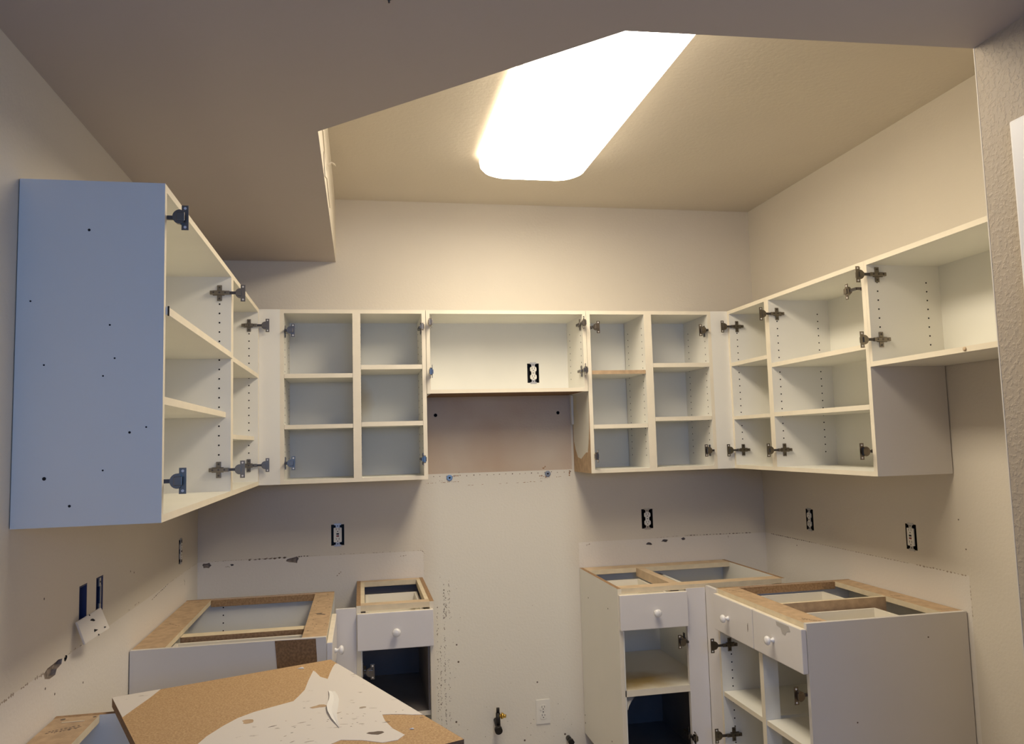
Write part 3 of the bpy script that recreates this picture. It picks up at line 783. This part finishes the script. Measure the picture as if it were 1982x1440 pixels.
for k in range(46):
    x, y = R.gauss(0.68, 0.09), R.gauss(-1.98, 0.08)
    if y > -1.85 or y < -2.1 or x > 0.86 or x < 0.5: continue
    l = R.choice((0.0015, 0.002, 0.003, 0.005, 0.009)); a = R.uniform(-0.6, 0.9)
    px, py = x - p0.x, y - p0.y
    prism(bm, [(px - l, py - l * a), (px + l * 0.3, py - 0.0008), (px + l, py + l * a), (px - l * 0.2, py + 0.0012)], 'z', zl, zl + 0.0003, R.choice((0, 1)))
for x, y, w_, h_, mi in ((0.478, -1.934, 0.022, 0.030, 2), (0.633, -1.874, 0.04, 0.022, 2), (0.73, -1.91, 0.02, 0.012, 1), (0.755, -2.085, 0.03, 0.02, 0)):
    prism(bm, blob(x - p0.x, y - p0.y, w_, h_), 'z', zl, zl + 0.0004, mi)
obj('scratches', bm, [scuff, faint, mdf], board, 'stuff')
# curled strip of laminate and paint chips lying on the board
bm = bmesh.new()
strip = [((0.647, -1.762), (0.663, -1.775)), ((0.651, -1.800), (0.671, -1.815)), ((0.652, -1.84), (0.675, -1.851)), ((0.648, -1.89), (0.675, -1.90)), ((0.652, -1.93), (0.673, -1.95)), ((0.662, -1.975), (0.676, -1.99)), ((0.679, -2.030), (0.681, -2.033))]
rows = []
for i, (a, b2) in enumerate(strip):
    t_ = i / (len(strip) - 1)
    zc_ = ZP1 + 0.0012 + 0.004 * math.sin(math.pi * t_)
    rows.append([bm.verts.new((a[0], a[1], zc_ + 0.001)), bm.verts.new(((a[0] + b2[0]) / 2, (a[1] + b2[1]) / 2, zc_)), bm.verts.new((b2[0], b2[1], zc_ + 0.0015))])
for a, b2 in zip(rows, rows[1:]):
    for k in (0, 1):
        bm.faces.new((a[k], b2[k], b2[k + 1], a[k + 1]))
bmesh.ops.recalc_face_normals(bm, faces=bm.faces[:])
bmesh.ops.solidify(bm, geom=bm.faces[:], thickness=0.0008)
bmesh.ops.recalc_face_normals(bm, faces=bm.faces[:])
o = obj('laminate_strip', bm, paper); tag(o, 'curled sliver of white laminate lying on the torn white part of the loose board', 'scrap')
for x, y, s, lab in ((0.564, -1.533, 0.010, 'small white chip on the brown far edge of the loose board'), (0.833, -2.081, 0.006, 'tiny white chip on the brown right corner of the loose board')):
    bm = bmesh.new()
    v = [bm.verts.new(p) for p in ((x - s, y, ZP1 + 0.0003), (x + s, y - s * 0.5, ZP1 + 0.0003), (x + s * 0.6, y + s, ZP1 + 0.0003), (x + s * 0.3, y, ZP1 + s * 0.45))]
    for i in ((0, 2, 1), (0, 1, 3), (1, 2, 3), (2, 0, 3)): bm.faces.new([v[j] for j in i])
    bmesh.ops.recalc_face_normals(bm, faces=bm.faces[:])
    tag(obj('laminate_chip', bm, paper), lab, 'scrap', 'laminate scraps on the loose board')

# ------------------------------------------------------------------ outlets
def rrect(w_, h_, r, n=4):
    pts = []
    for cx, cz, a0 in ((w_ / 2 - r, h_ / 2 - r, 0), (-w_ / 2 + r, h_ / 2 - r, 90), (-w_ / 2 + r, -h_ / 2 + r, 180), (w_ / 2 - r, -h_ / 2 + r, 270)):
        for i in range(n + 1):
            a = math.radians(a0 + 90 * i / n); pts.append((cx + r * math.cos(a), cz + r * math.sin(a)))
    return pts

def outlet(label, loc, rot, style, plate=False):
    t = thing('electrical_outlet', label, 'outlet', loc, rot, 'electrical outlets on the kitchen walls')
    if not plate:
        bm = bmesh.new(); w_, h_, d = HW - 0.001, HH - 0.001, 0.05
        th = 0.002
        box(bm, -w_, -w_ + th, 0.004, d, -h_, h_); box(bm, w_ - th, w_, 0.004, d, -h_, h_)
        box(bm, -w_ + th, w_ - th, 0.004, d, -h_, -h_ + th); box(bm, -w_ + th, w_ - th, 0.004, d, h_ - th, h_)
        box(bm, -w_ + th, w_ - th, d - th, d, -h_ + th, h_ - th)
        obj('wall_box', bm, blackp, t)
        bm = bmesh.new()
        for s in (-1, 1):
            z0, z1 = sorted((s * 0.034, s * 0.0525))
            box(bm, -0.009, 0.009, -0.0018, -0.0004, z0, z1, 0)
            for q in (-1, 1):
                z0, z1 = sorted((s * 0.045, s * 0.0535)); x0, x1 = sorted((q * 0.006, q * 0.016))
                box(bm, x0, x1, -0.0017, -0.0005, z0, z1, 0)
            disc(bm, (0, -0.002, s * 0.0415), 0.0030, 'y', 8, 1, 0.0006)
        obj('mounting_strap', bm, [steel, darkmetal], t)
        bm = bmesh.new(); box(bm, -0.012, 0.012, 0.0005, 0.03, -0.034, 0.034); obj('receptacle_body', bm, blackp, t)
        yf = -0.004
    else:
        bm = bmesh.new(); prism(bm, rrect(0.070, 0.1145, 0.004), 'y', -0.0055, -0.0002)
        es = [e for e in bm.edges if all(abs(v.co.y + 0.0055) < 1e-5 for v in e.verts)]
        bmesh.ops.bevel(bm, geom=es, offset=0.002, segments=2, affect='EDGES')
        obj('cover_plate', bm, plastic_w, t)
        yf = -0.0078
    bm = bmesh.new()
    if style == 'gfci':
        prism(bm, rrect(0.037, 0.067, 0.003), 'y', yf, 0.0004)
    else:
        for s in (-1, 1):
            pts = [(0.0165 * max(-0.86, min(0.86, math.cos(a))) / 0.86, s * 0.0195 + 0.0145 * math.sin(a)) for a in [2 * math.pi * i / 20 for i in range(20)]]
            prism(bm, pts, 'y', yf, 0.0004)
        box(bm, -0.010, 0.010, yf + 0.001, 0.0002, -0.008, 0.008)
    obj('receptacle_face', bm, plastic_w, t)
    bm = bmesh.new()
    for s in ((-1, 1) if style == 'duplex' else (-1, 1)):
        zc_ = s * (0.0195 if style == 'duplex' else 0.0225)
        for q in (-1, 1):
            box(bm, q * 0.0062 - 0.0010, q * 0.0062 + 0.0010, yf - 0.0004, yf + 0.001, zc_ + 0.0005, zc_ + 0.0085)
        disc(bm, (0, yf - 0.0001, zc_ - 0.0062), 0.0024, 'y', 8, 0, 0.0004)
    if style == 'duplex': disc(bm, (0, yf - 0.0001, 0), 0.0022, 'y', 8, 0, 0.0012)
    obj('contact_slots', bm, hole_dark, t)
    if style == 'gfci':
        for zc_, m_ in ((0.005, blackp), (-0.005, red_pl)):
            bx('test_button', t, m_, -0.006, 0.006, yf - 0.0015, yf, zc_ - 0.0032, zc_ + 0.0032)
    return t
outlet('bare outlet with test buttons on the back wall under the left cabinets', (BACK_OUT[0][0], 0, BACK_OUT[0][1]), 0, 'gfci')
outlet('bare duplex outlet on the back wall under the cabinets right of the range gap', (BACK_OUT[1][0], 0, BACK_OUT[1][1]), 0, 'duplex')
outlet('bare duplex outlet showing inside the short cabinet above the hood space', (HOOD_OUT[0], YF + 0.289, HOOD_OUT[1]), 0, 'duplex')
outlet('white covered duplex outlet low on the wall in the range gap', (1.584, 0, 0.206), 0, 'duplex', True)
outlet('bare outlet on the right wall, the farther one near the back corner', (XR, RIGHT_OUT[0][0], RIGHT_OUT[0][1]), ROT_R, 'duplex')
outlet('bare outlet with test buttons on the right wall, the nearer one', (XR, RIGHT_OUT[1][0], RIGHT_OUT[1][1]), ROT_R, 'gfci')
outlet('bare outlet on the left wall near the back corner, seen nearly edge on', (0, LEFT_OUT[0][0], LEFT_OUT[0][1]), ROT_L, 'duplex')
for (y, z), lab, strap in ((LEFT_OUT[2], 'empty open wall box on the left wall, the nearer one', False), (LEFT_OUT[1], 'open wall box with a bent mounting strap on the left wall, the farther one', True)):
    t = thing('wall_box', lab, 'wall box', (0, y, z), ROT_L, 'open wall boxes')
    w_, h_, d, th = HW - 0.001, HH - 0.001, 0.05, 0.003
    bm = bmesh.new()
    box(bm, -w_, -w_ + th, 0.0, d, -h_, h_); box(bm, w_ - th, w_, 0.0, d, -h_, h_)
    box(bm, -w_ + th, w_ - th, 0.0, d, -h_, -h_ + th); box(bm, -w_ + th, w_ - th, 0.0, d, h_ - th, h_)
    box(bm, -w_ + th, w_ - th, d - th, d, -h_ + th, h_ - th)
    obj('box_shell', bm, bluebox, t)
    if strap:
        bm = bmesh.new()
        box(bm, 0.004, 0.020, 0.002, 0.006, 0.020, 0.043); box(bm, 0.006, 0.0235, 0.002, 0.006, -0.043, -0.028); box(bm, 0.014, 0.0235, 0.002, 0.005, -0.03, 0.022)
        disc(bm, (0.012, 0.0018, 0.032), 0.003, 'y', 8, 1, 0.0005)
        obj('mounting_strap', bm, [steel, hole_dark], t)
    else:
        bm = bmesh.new()
        box(bm, -0.006, 0.006, 0.010, 0.018, 0.034, 0.0435); obj('screw_lug', bm, bluebox, t)
# loose cover plate hanging askew below the two boxes
P = [Vector((0.008, -1.590, 1.075)), Vector((0.036, -1.490, 1.091)), Vector((0.060, -1.493, 1.035)), Vector((0.030, -1.593, 1.018))]
ctr = sum(P, Vector()) / 4
u = ((P[1] - P[0]) + (P[2] - P[3])).normalized(); v_ = ((P[3] - P[0]) + (P[2] - P[1])); v_ = (v_ - u * v_.dot(u)).normalized(); nrm = u.cross(v_).normalized()
if nrm.x < 0: nrm = -nrm
def cp(a, b, h): return ctr + u * a + v_ * b + nrm * h
t = thing('cover_plate', 'loose ivory outlet cover plate hanging askew on the left wall below two open boxes', 'cover plate', ctr)
bm = bmesh.new()
Hf = []
for hh in (-0.003, 0.003):
    q = []
    for a, b in ((0, 0), (1, 0), (1, 1), (0, 1)):
        base_p = P[0] + (P[1] - P[0]) * a + (P[3] - P[0]) * b if not (a and b) else P[2]
        q.append(bm.verts.new(base_p + nrm * hh - ctr))
    Hf.append(q)
fs = [bm.faces.new(Hf[0]), bm.faces.new(Hf[1])] + [bm.faces.new((Hf[0][i], Hf[0][(i + 1) % 4], Hf[1][(i + 1) % 4], Hf[1][i])) for i in range(4)]
bmesh.ops.recalc_face_normals(bm, faces=fs)
bmesh.ops.bevel(bm, geom=bm.edges[:], offset=0.0012, segments=2, affect='EDGES')
obj('plate', bm, plate_m, t)
bm = bmesh.new()
for b_ in (-0.008, 0.017):
    bm.faces.new([bm.verts.new(cp(0.002 + 0.0105 * math.cos(math.pi * i / 8), b_ - 0.009 * math.sin(math.pi * i / 8), 0.0033) - ctr) for i in range(9)])
for b_ in (-0.028, 0.029):
    vs = [bm.verts.new(cp(0.002 + 0.0025 * math.cos(i * math.pi / 4), b_ + 0.0025 * math.sin(i * math.pi / 4), 0.0033) - ctr) for i in range(8)]
    bm.faces.new(vs)
bmesh.ops.recalc_face_normals(bm, faces=bm.faces[:])
obj('plate_openings', bm, hole_dark, t)
bm = bmesh.new(); lathe(bm, [(0.0014, 0), (0.0014, 0.060)], 'x', 8, (-0.036, 0.030, -0.012))
obj('hanging_wire', bm, blackp, t)

# ------------------------------------------------------------------ small fittings on the back wall
for x, z, m_, lab in ((1.154, 1.341, blue_pl, 'bright blue round wall anchor left of the old hood line'), (1.644, 1.344, greyblue_pl, 'grey blue round wall anchor right of the old hood line')):
    bm = bmesh.new()
    lathe(bm, [(0.0045, 0.0), (0.0145, -0.0002), (0.0145, -0.004), (0.0105, -0.007), (0.0045, -0.0075), (0.0045, 0.0)], 'y', 20, (0, 0, 0), 0, caps=False)
    t = obj('wall_anchor', bm, m_); t.location = (x, 0, z); tag(t, lab, 'wall anchor', 'blue wall anchors')
    bm = bmesh.new(); lathe(bm, [(0.0044, -0.001), (0.0044, -0.0055)], 'y', 12); obj('screw_socket', bm, hole_dark, t)

def tube(bm, p0, p1, r0, r1=None, seg=14, mi=0):
    p0, p1 = Vector(p0), Vector(p1); r1 = r1 if r1 is not None else r0
    d = (p1 - p0); q = d.to_track_quat('Z', 'Y').to_matrix()
    A_, B_ = [], []
    for i in range(seg):
        a = 2 * math.pi * i / seg; e = Vector((math.cos(a), math.sin(a), 0))
        A_.append(bm.verts.new(p0 + q @ (e * r0))); B_.append(bm.verts.new(p1 + q @ (e * r1)))
    fs = [bm.faces.new(A_), bm.faces.new(B_)]
    for i in range(seg):
        f = bm.faces.new((A_[i], A_[(i + 1) % seg], B_[(i + 1) % seg], B_[i])); f.smooth = True; fs.append(f)
    for f in fs: f.material_index = mi
    bmesh.ops.recalc_face_normals(bm, faces=fs)
t = thing('gas_valve', 'black gas pipe stub with a brass fitting low in the range gap', 'valve', (1.352, 0, 0.20))
bm = bmesh.new()
tube(bm, (0, 0, -0.012), (0, -0.075, -0.030), 0.011); tube(bm, (-0.001, -0.070, -0.030), (-0.001, -0.090, -0.034), 0.018)
obj('pipe_stub', bm, blackp, t)
bm = bmesh.new()
tube(bm, (0.001, -0.060, -0.028), (0.003, -0.050, 0.036), 0.0115, 0.010); tube(bm, (0.003, -0.050, 0.036), (0.004, -0.047, 0.058), 0.008, 0.0075)
obj('valve_body', bm, blackp, t)
bm = bmesh.new()
tube(bm, (0.002, -0.052, 0.022), (0.018, -0.052, 0.022), 0.008); tube(bm, (0.018, -0.052, 0.022), (0.028, -0.052, 0.020), 0.0145, 0.0135, 6); tube(bm, (0.028, -0.052, 0.020), (0.040, -0.052, 0.018), 0.008)
obj('brass_fitting', bm, brass, t)
t = thing('pipe_stub', 'small dark capped pipe at the back wall foot beside the right base cabinet', 'pipe', (1.705, 0, 0.072))
bm = bmesh.new(); tube(bm, (0, 0, 0), (0, -0.05, 0), 0.012); tube(bm, (0, -0.05, 0), (0, -0.065, 0), 0.016, 0.015, 6)
obj('capped_pipe', bm, blackp, t)

# dark screw hook in the dropped ceiling at the top edge
bm = bmesh.new(); tube(bm, (0, 0, 0), (0, 0, -0.004), 0.007, 0.006, 12); tube(bm, (0, 0, -0.004), (0, 0, -0.012), 0.002, 0.002, 8)
t = obj('ceiling_screw', bm, darkmetal); t.location = (0.797, -2.325, ZS); tag(t, 'small dark screw in the dropped ceiling at the top edge of the view', 'screw')

# ------------------------------------------------------------------ ceiling lamp (wrap-around fluorescent)
lm, nt, b = nm('lamp_diffuser')
b.inputs['Base Color'].default_value = (0.9, 0.88, 0.82, 1)
b.inputs['Emission Color'].default_value = LAMP_C
b.inputs['Emission Strength'].default_value = LAMP_E
lm2 = lm.copy(); lm2.name = 'lamp_diffuser_side'; lm2.node_tree.nodes['Principled BSDF'].inputs['Emission Strength'].default_value = LAMP_SIDE
lx0, lx1, ly0, ly1 = 1.228, 1.690, -2.08, -0.585
lamp = thing('ceiling_lamp', 'long white fluorescent ceiling lamp with rounded diffuser, switched on', 'ceiling lamp', ((lx0 + lx1) / 2, (ly0 + ly1) / 2, ZC))
bm = bmesh.new()
cx_, cyy = (lx0 + lx1) / 2, (ly0 + ly1) / 2
Wd, Ld = lx1 - lx0, ly1 - ly0
rings = []
for z, ins, rad in ((-0.012, 0.006, 0.10), (-0.030, 0.0, 0.11), (-0.055, 0.004, 0.11), (-0.072, 0.018, 0.10), (-0.083, 0.040, 0.085), (-0.088, 0.070, 0.06)):
    pts = rrect(Wd - 2 * ins, Ld - 2 * ins, rad, 6)
    rings.append([bm.verts.new((p[0], p[1], z)) for p in pts])
for a, b2 in zip(rings, rings[1:]):
    n_ = len(a)
    for i in range(n_):
        f = bm.faces.new((a[i], a[(i + 1) % n_], b2[(i + 1) % n_], b2[i])); f.smooth = True
bm.faces.new(rings[-1])
bmesh.ops.recalc_face_normals(bm, faces=bm.faces[:])
for f in bm.faces:
    if f.normal.z > -0.45: f.material_index = 1
obj('diffuser', bm, [lm, lm2], lamp)
bm = bmesh.new(); prism(bm, rrect(Wd - 0.03, Ld - 0.03, 0.09), 'z', -0.012, -0.0005)
obj('mounting_tray', bm, white_cover, lamp)
